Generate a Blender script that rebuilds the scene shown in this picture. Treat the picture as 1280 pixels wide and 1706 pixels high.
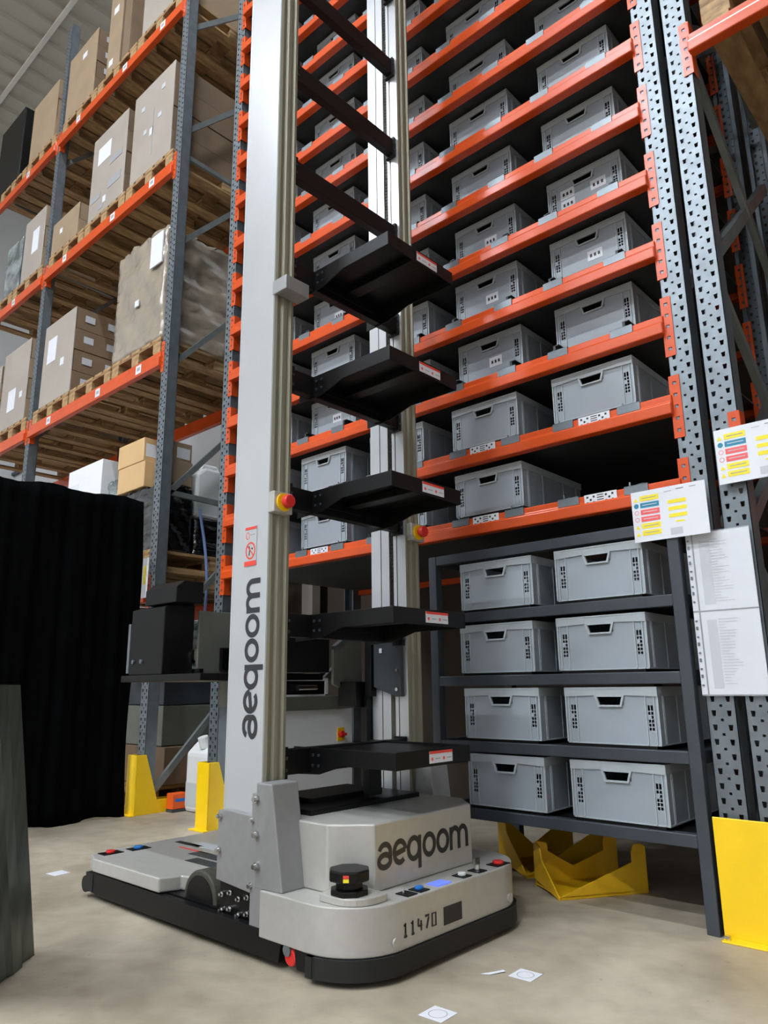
import bpy, bmesh, math, random
from mathutils import Vector, Matrix
random.seed(7)
for o in list(bpy.data.objects): bpy.data.objects.remove(o)
SC = bpy.context.scene
COL = SC.collection
R = math.radians

# ---------------------------------------------------------------- camera
# world: X along the racks (photo right), Y into the racks, Z up; camera above the origin
FPX, YAW, PITCH, ROLL, CAMH = 1218.9, R(-42.2613), R(13.3859), R(-0.7176), 0.844
fwd = Vector((math.sin(YAW)*math.cos(PITCH), math.cos(YAW)*math.cos(PITCH), math.sin(PITCH)))
r0 = Vector((math.cos(YAW), -math.sin(YAW), 0)); u0 = r0.cross(fwd)
rt = math.cos(ROLL)*r0 + math.sin(ROLL)*u0; up = -math.sin(ROLL)*r0 + math.cos(ROLL)*u0
cd = bpy.data.cameras.new('camera'); cam = bpy.data.objects.new('camera', cd); COL.objects.link(cam)
cd.sensor_fit = 'VERTICAL'; cd.sensor_height = 24.0; cd.sensor_width = 24.0
cd.lens = FPX/1706*24.0; cd.clip_end = 100; cd.clip_start = .02
M3 = Matrix((rt, up, -fwd)).transposed()
cam.matrix_world = Matrix.Translation((0, 0, CAMH)) @ M3.to_4x4()
SC.camera = cam
def px(P):
    v = Vector(P)-Vector((0, 0, CAMH)); d = v.dot(fwd)
    return (640+FPX*v.dot(rt)/d, 853-FPX*v.dot(up)/d) if d > .05 else (1e6, 1e6)

# ---------------------------------------------------------------- world, exposure
SC.view_settings.view_transform = 'Standard'; SC.view_settings.look = 'None'
SC.view_settings.gamma = 1.0; SC.view_settings.use_curve_mapping = False
SC.view_settings.exposure = 0.0
W = bpy.data.worlds.new('world'); SC.world = W; W.use_nodes = True
W.node_tree.nodes['Background'].inputs[0].default_value = (.75, .8, .85, 1)
W.node_tree.nodes['Background'].inputs[1].default_value = .30
LAMP = 500.0          # emission of the high bay luminaires

# ---------------------------------------------------------------- materials
def lin(c): return tuple(((v/255)/12.92 if v/255 <= .04045 else (((v/255)+.055)/1.055)**2.4) for v in c)
MATS = {}
def mat(name, rgb, rough=.5, metal=0., var=.08, scale=6., bump=0., bscale=60., coat=0., stretch=None, rgb2=None, alpha=1., trans=0., spec=.5):
    m = bpy.data.materials.new(name); m.use_nodes = True; MATS[name] = m
    nt = m.node_tree; b = nt.nodes['Principled BSDF']
    c = lin(rgb); c2 = lin(rgb2) if rgb2 else tuple(max(0, v*(1-var*2)) for v in c)
    tc = nt.nodes.new('ShaderNodeTexCoord'); mp = nt.nodes.new('ShaderNodeMapping')
    nt.links.new(tc.outputs['Object'], mp.inputs[0])
    if stretch: mp.inputs['Scale'].default_value = stretch
    if var > 0 or rgb2:
        n = nt.nodes.new('ShaderNodeTexNoise'); n.inputs['Scale'].default_value = scale; n.inputs['Detail'].default_value = 5
        nt.links.new(mp.outputs[0], n.inputs['Vector'])
        rp = nt.nodes.new('ShaderNodeValToRGB')
        rp.color_ramp.elements[0].position = .35; rp.color_ramp.elements[0].color = (*c2, 1)
        rp.color_ramp.elements[1].position = .65; rp.color_ramp.elements[1].color = (*c, 1)
        nt.links.new(n.outputs[0], rp.inputs[0]); nt.links.new(rp.outputs[0], b.inputs['Base Color'])
    else: b.inputs['Base Color'].default_value = (*c, 1)
    b.inputs['Roughness'].default_value = rough; b.inputs['Metallic'].default_value = metal
    b.inputs['Coat Weight'].default_value = coat; b.inputs['Coat Roughness'].default_value = .15
    b.inputs['Alpha'].default_value = alpha; b.inputs['Transmission Weight'].default_value = trans
    b.inputs['Specular IOR Level'].default_value = spec
    if bump:
        n2 = nt.nodes.new('ShaderNodeTexNoise'); n2.inputs['Scale'].default_value = bscale; n2.inputs['Detail'].default_value = 4
        nt.links.new(mp.outputs[0], n2.inputs['Vector'])
        bp = nt.nodes.new('ShaderNodeBump'); bp.inputs['Strength'].default_value = bump; bp.inputs['Distance'].default_value = .01
        nt.links.new(n2.outputs[0], bp.inputs['Height']); nt.links.new(bp.outputs[0], b.inputs['Normal'])
    return m
def emis(name, rgb, s):
    m = bpy.data.materials.new(name); m.use_nodes = True; MATS[name] = m
    b = m.node_tree.nodes['Principled BSDF']; b.inputs['Base Color'].default_value = (*lin(rgb), 1)
    b.inputs['Emission Color'].default_value = (*lin(rgb), 1); b.inputs['Emission Strength'].default_value = s
    return m
mat('orange', (208, 80, 30), .27, 0, .05, 3, .03, 25, spec=.45)
mat('galv', (122, 130, 136), .40, .55, .10, 14, .02, 90)
mat('galv_dark', (120, 130, 138), .42, .7, .12, 10)
mat('brace', (140, 146, 146), .45, .6, .1, 8)
mat('silver', (186, 184, 178), .38, .35, .03, 30, .015, 400)
mat('silver_dark', (150, 150, 150), .42, .35, .03, 30, .015, 400)
mat('mast_white', (188, 190, 192), .30, .25, .02, 4)
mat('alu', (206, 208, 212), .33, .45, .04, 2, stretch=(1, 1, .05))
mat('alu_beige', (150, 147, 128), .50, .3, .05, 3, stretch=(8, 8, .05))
mat('black_metal', (12, 12, 13), .42, .0, .10, 9, .01, 200, spec=.28)
mat('black_plastic', (9, 9, 10), .40, 0, .05, 9, spec=.3)
mat('rubber', (18, 18, 18), .6, 0, .2, 12, .05, 80)
mat('wheel', (66, 64, 56), .6, 0, .1, 20)
mat('chrome', (205, 205, 205), .18, 1, .03, 40)
mat('red', (214, 40, 34), .35, 0, .04, 9)
mat('blue', (28, 110, 190), .35, 0, .04, 9)
mat('yellow', (248, 204, 12), .42, 0, .04, 5, .02, 30, coat=.1)
mat('yellow_dull', (232, 180, 18), .45, 0, .08, 5)
mat('white_plastic', (228, 230, 232), .4, 0, .02, 6)
mat('paper', (216, 218, 224), .5, 0, .015, 8)
mat('sleeve', (238, 240, 245), .12, 0, .0, 8, .25, 9, alpha=.18, coat=1)
mat('bin', (150, 158, 166), .42, 0, .03, 5)
mat('bin_rim', (170, 178, 183), .40, 0, .03, 5)
mat('steel_dark', (66, 71, 78), .42, .25, .06, 7)
mat('rack_deck', (74, 78, 80), .5, .5, .10, 6)
mat('wood', (178, 146, 102), .7, 0, .15, 6, .15, 30, stretch=(3, 1, 6), rgb2=(134, 104, 68))
mat('wood_dark', (150, 116, 78), .75, 0, .15, 6, .15, 30, stretch=(3, 1, 6), rgb2=(108, 78, 48))
mat('carton', (152, 130, 104), .7, 0, .06, 4, .03, 30)
mat('board_shaded', (66, 54, 44), .7, 0, .08, 4, .03, 30)  # brown board with the gloom behind the racks darkened into its colour
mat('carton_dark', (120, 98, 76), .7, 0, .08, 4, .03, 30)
mat('carton_tan', (206, 170, 122), .65, 0, .04, 4)
mat('carton_pale', (166, 156, 146), .5, 0, .05, 2.2, .05, 14, coat=.35)
mat('wrap', (160, 148, 132), .22, 0, .10, 3, .8, 9, coat=.8)
mat('wrap_black', (13, 13, 15), .16, 0, .1, 6, 1.0, 11, coat=.9, stretch=(1, 1, 3))
mat('film', (150, 160, 160), .15, 0, .1, 6, .9, 14, coat=.8, rgb2=(60, 66, 66))
mat('velvet', (4, 5, 6), .95, 0, .25, 7, .3, 160, spec=.05)
mat('can_white', (226, 228, 228), .42, 0, .03, 6)
mat('can_lower', (196, 204, 206), .38, 0, .03, 6)
mat('hose', (120, 140, 190), .25, 0, .03, 6)
mat('wall', (198, 199, 200), .7, 0, .04, .6, .02, 12)
mat('ceil', (176, 172, 160), .6, 0, .05, 1.2)
mat('ceil_beam', (214, 212, 204), .5, 0, .04, 2)
mat('guard_metal', (104, 112, 104), .36, .6, .22, 3, .03, 20, stretch=(7, 7, .7))
mat('ink', (54, 55, 58), .35, .3, 0)
mat('print_red', (222, 66, 52), .5, 0, 0); mat('print_grey', (150, 152, 156), .5, 0, 0)
mat('print_pale', (184, 187, 193), .5, 0, 0)
mat('print_yellow', (236, 216, 40), .5, 0, 0); mat('print_blue', (34, 128, 160), .5, 0, 0)
mat('print_coral', (232, 92, 92), .5, 0, 0); mat('print_black', (28, 28, 30), .5, 0, 0)
mat('glass_black', (10, 10, 12), .08, 0, 0)
mat('panel_grey', (112, 114, 106), .5, .1, .05, 6)
mat('slab_grey', (96, 98, 86), .55, 0, .05, 6)
mat('orange_strap', (236, 96, 30), .5, 0, .05, 9)
emis('lcd', (90, 110, 220), .9)
emis('led_red', (255, 40, 60), 3.0)
emis('lamp_glow', (240, 247, 255), LAMP)

# concrete floor
m = bpy.data.materials.new('concrete'); m.use_nodes = True; MATS['concrete'] = m
nt = m.node_tree; b = nt.nodes['Principled BSDF']
tc = nt.nodes.new('ShaderNodeTexCoord')
def noise(s, d=6, dist=0):
    n = nt.nodes.new('ShaderNodeTexNoise'); n.inputs['Scale'].default_value = s; n.inputs['Detail'].default_value = d
    n.inputs['Distortion'].default_value = dist; nt.links.new(tc.outputs['Object'], n.inputs['Vector']); return n
def ramp(src, p0, c0, p1, c1):
    r_ = nt.nodes.new('ShaderNodeValToRGB'); e = r_.color_ramp.elements
    e[0].position = p0; e[0].color = (*c0, 1); e[1].position = p1; e[1].color = (*c1, 1); nt.links.new(src.outputs[0], r_.inputs[0]); return r_
ra = ramp(noise(1.6, 9, .6), .34, lin((142, 132, 115)), .68, lin((188, 177, 158)))
rb = ramp(noise(9, 10, .3), .30, (.72, .70, .67), .60, (1, 1, 1))
rc = ramp(noise(34, 4), .24, (.55, .52, .48), .34, (1, 1, 1))
mx = nt.nodes.new('ShaderNodeMix'); mx.data_type = 'RGBA'; mx.blend_type = 'MULTIPLY'; mx.inputs[0].default_value = .65
nt.links.new(ra.outputs[0], mx.inputs[6]); nt.links.new(rb.outputs[0], mx.inputs[7])
mx2 = nt.nodes.new('ShaderNodeMix'); mx2.data_type = 'RGBA'; mx2.blend_type = 'MULTIPLY'; mx2.inputs[0].default_value = .5
nt.links.new(mx.outputs[2], mx2.inputs[6]); nt.links.new(rc.outputs[0], mx2.inputs[7])
nt.links.new(mx2.outputs[2], b.inputs['Base Color']); b.inputs['Roughness'].default_value = .5
bp = nt.nodes.new('ShaderNodeBump'); bp.inputs['Strength'].default_value = .06; bp.inputs['Distance'].default_value = .01
nt.links.new(noise(40, 6).outputs[0], bp.inputs['Height']); nt.links.new(bp.outputs[0], b.inputs['Normal'])

# ---------------------------------------------------------------- mesh helpers
class MB:
    def __init__(s): s.v = []; s.f = []
    def add(s, vs, fs):
        k = len(s.v); s.v += [tuple(p) for p in vs]; s.f += [tuple(i+k for i in f) for f in fs]; return s
    def box(s, x0, x1, y0, y1, z0, z1):
        return s.add([(x0,y0,z0),(x1,y0,z0),(x1,y1,z0),(x0,y1,z0),(x0,y0,z1),(x1,y0,z1),(x1,y1,z1),(x0,y1,z1)],
                     [(0,3,2,1),(4,5,6,7),(0,1,5,4),(1,2,6,5),(2,3,7,6),(3,0,4,7)])
    def prism(s, pts, a, b_, axis='z'):
        """pts: polygon (counter-clockwise) in the two other axes, extruded a..b_ along axis"""
        def mk(p, t): return {'z': (p[0], p[1], t), 'x': (t, p[0], p[1]), 'y': (p[0], t, p[1])}[axis]
        n = len(pts)
        return s.add([mk(p, a) for p in pts]+[mk(p, b_) for p in pts],
                     [tuple(range(n-1, -1, -1)), tuple(range(n, 2*n))]+[(i, (i+1) % n, n+(i+1) % n, n+i) for i in range(n)])
    def tube(s, p0, p1, r, n=12, r1=None):
        p0 = Vector(p0); p1 = Vector(p1); d = (p1-p0).normalized()
        a = d.orthogonal().normalized(); c = d.cross(a); r1 = r if r1 is None else r1
        v = [p0+r*(a*math.cos(2*math.pi*i/n)+c*math.sin(2*math.pi*i/n)) for i in range(n)]
        v += [p1+r1*(a*math.cos(2*math.pi*i/n)+c*math.sin(2*math.pi*i/n)) for i in range(n)]
        return s.add(v, [tuple(range(n-1, -1, -1)), tuple(range(n, 2*n))]+[(i, (i+1) % n, n+(i+1) % n, n+i) for i in range(n)])
    def bar(s, p0, p1, w, h):
        p0 = Vector(p0); p1 = Vector(p1); d = (p1-p0).normalized()
        a = d.cross(Vector((0, 0, 1)));  a = a.normalized() if a.length > 1e-4 else Vector((1, 0, 0)); c = a.cross(d)
        v = [p+a*sx*w/2+c*sz*h/2 for p in (p0, p1) for sx, sz in ((-1,-1),(1,-1),(1,1),(-1,1))]
        return s.add(v, [(0,3,2,1),(4,5,6,7),(0,1,5,4),(1,2,6,5),(2,3,7,6),(3,0,4,7)])
    def plate(s, pts, th):
        """planar polygon in 3D given thickness"""
        P = [Vector(p) for p in pts]; nrm = (P[1]-P[0]).cross(P[2]-P[0]).normalized(); n = len(P)
        return s.add(P+[p-nrm*th for p in P], [tuple(range(n)), tuple(range(2*n-1, n-1, -1))]+[(i, n+i, n+(i+1) % n, (i+1) % n) for i in range(n)])
    def path(s, pts, r, n=8):
        for a, b_ in zip(pts, pts[1:]): s.tube(a, b_, r, n)
        return s
    def mesh(s, name):
        me = bpy.data.meshes.new(name); me.from_pydata(s.v, [], s.f); me.update(); return me
    def build(s, name, m_, parent=None, bevel=0, smooth=False, solid=0, local=False):
        bm = bmesh.new(); me = s.mesh(name); bm.from_mesh(me)
        bmesh.ops.recalc_face_normals(bm, faces=bm.faces); bm.to_mesh(me); bm.free()
        return link(name, me, m_, parent, bevel, smooth, solid, local)
def link(name, me, m_, parent=None, bevel=0, smooth=False, solid=0, local=False):
    o = bpy.data.objects.new(name, me); COL.objects.link(o)
    if m_ and not me.materials: me.materials.append(MATS[m_])
    if parent:
        o.parent = parent
        if not local:
            if parent.parent is None: o.matrix_parent_inverse = Matrix.Translation(-parent.location)
    if solid: mo = o.modifiers.new('solid', 'SOLIDIFY'); mo.thickness = solid; mo.offset = -1
    if bevel: mo = o.modifiers.new('bevel', 'BEVEL'); mo.width = bevel; mo.segments = 2; mo.limit_method = 'ANGLE'; mo.angle_limit = R(40)
    if smooth:
        for p in me.polygons: p.use_smooth = True
    return o
def sub(name, mb, m_, part, **k):
    """a sub-part: mesh in world coordinates under a part (a part's local frame is its world frame)"""
    me_o = mb.build(name, m_, None, **k); me_o.parent = part
    return me_o
def empty(name, label, cat, loc=(0, 0, 0), group=None):
    o = bpy.data.objects.new(name, None); COL.objects.link(o); o.location = loc; o.empty_display_size = .1
    tag(o, label, cat, group); return o
def tag(o, label, cat, group=None, kind=None):
    o['label'] = label; o['category'] = cat
    if group: o['group'] = group
    if kind: o['kind'] = kind
    return o
def struct(o): o['kind'] = 'structure'; return o
def copy_tree(o, parent=None):
    c = o.copy(); COL.objects.link(c); c.parent = parent
    for ch in [q for q in o.children]: copy_tree(ch, c)
    return c
def rrect(x0, x1, y0, y1, radii, n=8):
    """rounded rectangle, radii for (x0,y0),(x1,y0),(x1,y1),(x0,y1)"""
    out = []
    for (cx, cy, sx, sy, a0), r in zip(((x0,y0,1,1,180),(x1,y0,-1,1,270),(x1,y1,-1,-1,0),(x0,y1,1,-1,90)), radii):
        if r <= 0: out.append((cx, cy)); continue
        for i in range(n+1):
            a = R(a0+90*i/n); out.append((cx+sx*r+r*math.cos(a), cy+sy*r+r*math.sin(a)))
    return out
# flat strokes for lettering -------------------------------------------------
def ell(cx, cy, rx, ry, a0, a1, n=20): return [(cx+rx*math.cos(R(a0+(a1-a0)*i/n)), cy+ry*math.sin(R(a0+(a1-a0)*i/n))) for i in range(n+1)]
def ribbon(mb, pts, w, M_):
    n = len(pts); closed = (Vector(pts[0])-Vector(pts[-1])).length < 1e-5; L = []
    for i in range(n):
        a = Vector(pts[i-1 if i > 0 else (n-2 if closed else 0)]); c = Vector(pts[i+1 if i < n-1 else (1 if closed else n-1)])
        t = (c-a).normalized(); L.append((Vector(pts[i])+Vector((-t.y, t.x))*w/2, Vector(pts[i])-Vector((-t.y, t.x))*w/2))
    vs = []
    for l, r_ in L: vs += [M_ @ Vector((l.x, l.y, 0)), M_ @ Vector((r_.x, r_.y, 0))]
    mb.add(vs, [(2*i, 2*i+1, 2*i+3, 2*i+2) for i in range(n-1)])
def frame2d(org, u, v, s):
    u = Vector(u).normalized(); v = Vector(v).normalized(); nn = u.cross(v)
    return Matrix.Translation(org) @ Matrix((u*s, v*s, nn*s)).transposed().to_4x4()
LET = {'o': ([ell(.46, .5, .37, .41, 0, 360, 28)], .98),
 'e': ([ell(.46, .5, .37, .41, 8, 312, 26), [(.14, .44), (.80, .56)]], .92),
 'a': ([ell(.44, .62, .34, .30, 165, 0, 16)+[(.78, .40)], ell(.43, .29, .36, .24, 0, 360, 24)], .94),
 'q': ([ell(.46, .5, .37, .41, 0, 360, 28), [(.85, .98), (.85, -.34)]], 1.06),
 'm': ([[(.10, 0), (.10, .97)], ell(.40, .55, .30, .36, 180, 0, 14)+[(.70, 0)], ell(1.0, .55, .30, .36, 180, 0, 14)+[(1.30, 0)]], 1.42)}
def logo(part, org, u, v, size, total, stretch=1.0):
    k = sum(LET[c][1] for c in 'aeqoom'); x = 0; sc = total/k
    for c in 'aeqoom':
        mb = MB(); U = Vector(u).normalized()
        Mx = frame2d(Vector(org)+U*x*sc, u, v, 1.0) @ Matrix.Diagonal((sc, size, 1, 1))
        for q_, st in enumerate(LET[c][0]): ribbon(mb, st, .22, Matrix.Translation(Vector(u).normalized().cross(Vector(v).normalized())*.0003*q_) @ Mx)
        sub('letter', mb, 'ink', part); x += LET[c][1]
DIG = {'1': [[(.1, .8), (.3, 1), (.3, 0)], [(.12, 0), (.48, 0)]], '4': [[(.12, 1), (.08, .42), (.6, .42)], [(.45, .8), (.45, 0)]],
       '7': [[(.05, 1), (.58, 1), (.52, .75), (.25, 0)]], '0': [[(.08, 0), (.08, 1), (.58, 1), (.58, 0), (.08, 0)]]}

# ---------------------------------------------------------------- the building
struct(MB().box(-17, 9, -16, 6.3, -.1, 0).build('floor', 'concrete'))
cz = 12.4
prof = []; x = -17.0
while x < 9: prof += [(x, cz), (x+.22, cz), (x+.26, cz+.06), (x+.38, cz+.06), (x+.42, cz)]; x += .44
cm = MB(); n = len(prof)
cm.add([(p[0], -16, p[1]) for p in prof]+[(p[0], 6.3, p[1]) for p in prof], [(i, i+1, n+i+1, n+i) for i in range(n-1)])
struct(cm.build('ceiling', 'ceil'))
struct(MB().box(-17, 9, 6.2, 6.3, 0, cz+.06).build('wall_back', 'wall'))
struct(MB().box(-17.1, -17, -16, 6.3, 0, cz+.06).build('wall_left', 'wall'))
struct(MB().box(9, 9.1, -16, 6.3, 0, cz+.06).build('wall_right', 'wall'))
struct(MB().box(-17, 9, -16.1, -16, 0, cz+.06).build('wall_front', 'wall'))
struct(MB().box(-17, 9, 3.99, 4.06, cz-.06, cz).build('trim_1', 'ceil_beam'))
struct(MB().box(-17, 9, 6.12, 6.18, 5.6, 5.66).build('trim_2', 'steel_dark'))
# high bay luminaires in the aisle
def lamp(x, y, label):
    e = empty('ceiling_lamp', label, 'lamp', (x, y, cz-.5), 'strip lamps above the aisle')
    MB().box(-.8, .8, -.13, .13, 0, .1).build('housing', 'white_plastic', e, local=True)
    MB().box(-.76, .76, -.11, .11, -.02, 0).build('diffuser', 'lamp_glow', e, local=True)
    MB().tube((-.5, 0, .1), (-.5, 0, .5), .01).tube((.5, 0, .1), (.5, 0, .5), .01).build('hanger', 'galv_dark', e, local=True)
for x in (-1.9,):
    lamp(x, .2, 'white strip lamp hung from the ceiling above the robot aisle')
for x in (-8.6, -4.0, .6):
    lamp(x, -6.5, 'white strip lamp hung from the ceiling over the next aisle')
for x in (-10.0, -5.5, -1.0, 3.5):
    lamp(x, -11.5, 'white strip lamp hung from the ceiling over the far aisle')

# ---------------------------------------------------------------- racking
def post_mesh(h, name):
    xs = [0, .015, .0315, .045, .055, .0685, .085, .1]; zc = [0, .006, .015, .024, .044, .05]
    mb = MB(); rows = int(round(h/.05)); idx = {}
    def vid(i, z, kind):
        k = (i, round(z, 4))
        if k not in idx:
            xx = xs[i]
            if kind == 3: xx += {1: .003, 2: -.003, 5: .003, 6: -.003}.get(i, 0)     # keyhole taper
            idx[k] = len(mb.v); mb.v.append((xx, 0, z))
        return idx[k]
    for r in range(rows):
        for j in range(5):
            z0, z1 = r*.05+zc[j], r*.05+zc[j+1]
            for i in range(7):
                if (j == 3 and i in (1, 5)) or (j == 1 and i == 3): continue
                mb.f.append((vid(i, z0, j), vid(i+1, z0, j), vid(i+1, z1, j+1 if j < 4 else 0), vid(i, z1, j+1 if j < 4 else 0)))
    mb.add([(0,0,0),(0,.085,0),(0,.085,h),(0,0,h),(.1,0,0),(.1,.085,0),(.1,.085,h),(.1,0,h),(.02,.085,0),(.02,.085,h),(.08,.085,0),(.08,.085,h),
            (.02,.1,0),(.02,.1,h),(.08,.1,0),(.08,.1,h)],
           [(0,3,2,1),(4,5,6,7),(1,2,9,8),(5,10,11,6),(8,9,13,12),(10,14,15,11)])
    return mb.mesh(name)
POST = post_mesh(8.6, 'upright')
def upright(parent, x, y, m_='galv', mirror=False):
    o = link('upright', POST, 'galv', parent, solid=.0025); o.location = (x, y, 0)
    if mirror: o.rotation_euler.z = math.pi; o.location = (x+.1, y, 0)
    MB().box(x-.01, x+.11, (y-.02 if not mirror else y-.1), (y+.1 if not mirror else y+.02), 0, .006).build('foot_plate', 'galv_dark', parent)
    return o
def beam_profile(h, d=.05):  # (y,z) with the top at 0, lower half proud
    return [(0, -h), (d, -h), (d, 0), (.014, 0), (.014, -h*.36), (0, -h*.44)]
BEAMS = {}
def beam(parent, x0, x1, y, z, h=.085, m_='orange', flip=False):
    k = (round(x1-x0, 3), h, flip)
    if k not in BEAMS:
        pts = beam_profile(h)
        if flip: pts = [(-a, c) for a, c in pts][::-1]
        mb = MB().prism(pts, 0, x1-x0, 'x'); bm = bmesh.new(); me = mb.mesh('beam'); bm.from_mesh(me)
        bmesh.ops.recalc_face_normals(bm, faces=bm.faces); bm.to_mesh(me); bm.free(); BEAMS[k] = me
    o = link('beam', BEAMS[k], m_, parent, bevel=.005); o.location = (x0, y, z)
    return o
def conn_mesh(name):
    # end plate with hook holes: front leaf on the post, side leaf to the beam
    xs = [0, .014, .028, .042]; mb = MB(); zs = [0]
    for k in range(5): zs += [.025+.05*k, .039+.05*k]
    zs += [.265]
    for j in range(len(zs)-1):
        for i in range(3):
            if i == 1 and j % 2 == 1: continue
            mb.add([(xs[i],-.004,zs[j]),(xs[i+1],-.004,zs[j]),(xs[i+1],-.004,zs[j+1]),(xs[i],-.004,zs[j+1])], [(0,1,2,3)])
    mb.add([(0,-.004,0),(0,.05,0),(0,.05,.265),(0,-.004,.265)], [(0,1,2,3)])
    bm = bmesh.new(); me = mb.mesh(name); bm.from_mesh(me); bmesh.ops.remove_doubles(bm, verts=bm.verts, dist=1e-5); bm.to_mesh(me); bm.free()
    return me
CONN = conn_mesh('connector')
def connector(beam_o, x, y, z, mirror=False):
    """x: edge of the plate next to the beam; z: top of the beam (world); child of the beam"""
    o = link('connector', CONN, 'orange', None, solid=.003); o.parent = beam_o
    o.location = (x-beam_o.location.x, y-beam_o.location.y, -.185)
    if mirror: o.scale.x = -1
    return o
CLIP = MB().box(0, .1, -.004, 0, -.032, .004).box(0, .1, -.004, .05, .001, .004).box(0, .006, .05, .056, .0, .035).mesh('clip')
def clip(beam_o, x):
    o = link('clip', CLIP, 'galv', None); o.parent = beam_o; o.location = (x-beam_o.location.x, .012, .0)
    return o
def marker_mesh():
    mb = MB().box(0, .146, -.003, 0, -.046, .0); return mb.mesh('marker_plate')
MARK = marker_mesh()
mk = MB()
for bx in (.010, .094):
    for i in range(3):
        for j in range(3):
            if (i+j) % 2 == 0: mk.add([(bx+i*.0145, -.0035, -.041+j*.0125), (bx+i*.0145+.009, -.0035, -.041+j*.0125), (bx+i*.0145+.009, -.0035, -.032+j*.0125), (bx+i*.0145, -.0035, -.032+j*.0125)], [(0,1,2,3)])
for j in range(4): mk.add([(.058, -.0035, -.040+j*.010), (.088, -.0035, -.040+j*.010), (.088, -.0035, -.036+j*.010), (.058, -.0035, -.036+j*.010)], [(0,1,2,3)])
MARKP = mk.mesh('marker_print')
MARK.materials.append(MATS['paper']); MARK.materials.append(MATS['print_black'])
_bm = bmesh.new(); _bm.from_mesh(MARK); _k = len(_bm.faces); _bm.from_mesh(MARKP)
for i_, f_ in enumerate(_bm.faces): f_.material_index = 0 if i_ < _k else 1
_bm.to_mesh(MARK); _bm.free()
def marker(beam_o, x):
    o = link('marker_plate', MARK, None, None); o.parent = beam_o; o.location = (x-beam_o.location.x, .010, 0); return o

YF = 2.84                       # front plane of the uprights
LEVELS = 16; Z0 = 1.625; DZ = .35
BX = [-3.885, -3.300, -2.715, -2.132, -1.552]        # left edges of the five bin slots
rack = empty('storage_rack', 'tall galvanised rack of orange beams full of grey bins behind the robot', 'rack', (-2.55, 3.4, 0))
for x in (-4.12, -.997): upright(rack, x, YF); upright(rack, x, 4.14, mirror=True)
for k in range(LEVELS):
    z = Z0+DZ*k
    bo = beam(rack, -4.02, -.997, YF-.03, z)
    connector(bo, -1.004, YF, z); connector(bo, -4.012, YF, z, True)
    for j, bxx in enumerate(BX):
        for cx in (bxx+.022, bxx+.327): clip(bo, cx)
    if k < 2:
        for mxp in (-1.403, -1.985, -3.142): marker(bo, mxp)
    ro = beam(rack, -4.02, -.997, 4.16, z, flip=True)
    connector(ro, -1.004, 4.05, z)
    MB().box(-4.01, -1.0, 2.87, 4.1, z-.05, z-.042).build('shelf_panel', 'rack_deck', rack)
    for bxx in BX:
        for cx in (bxx+.02, bxx+.36):
            key = 'slide_rail'
            if key not in bpy.data.meshes: MB().box(0, .012, 0, 1.2, -.04, .03).box(0, .03, 0, 1.2, .026, .03).mesh(key)
            o = link('slide_rail', bpy.data.meshes[key], 'rack_deck', rack); o.location = (cx, 2.88, z-.006+(0 if k < 2 else .037))
for x in (-4.07, -.947):
    for i in range(7):
        z = .15+1.15*i
        MB().bar((x, 2.93, z), (x, 4.05, z+.95), .03, .05).build('brace', 'brace', rack)
for o in rack.children:
    if o.name.startswith(('upright', 'beam', 'slide_rail')): pass

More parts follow.
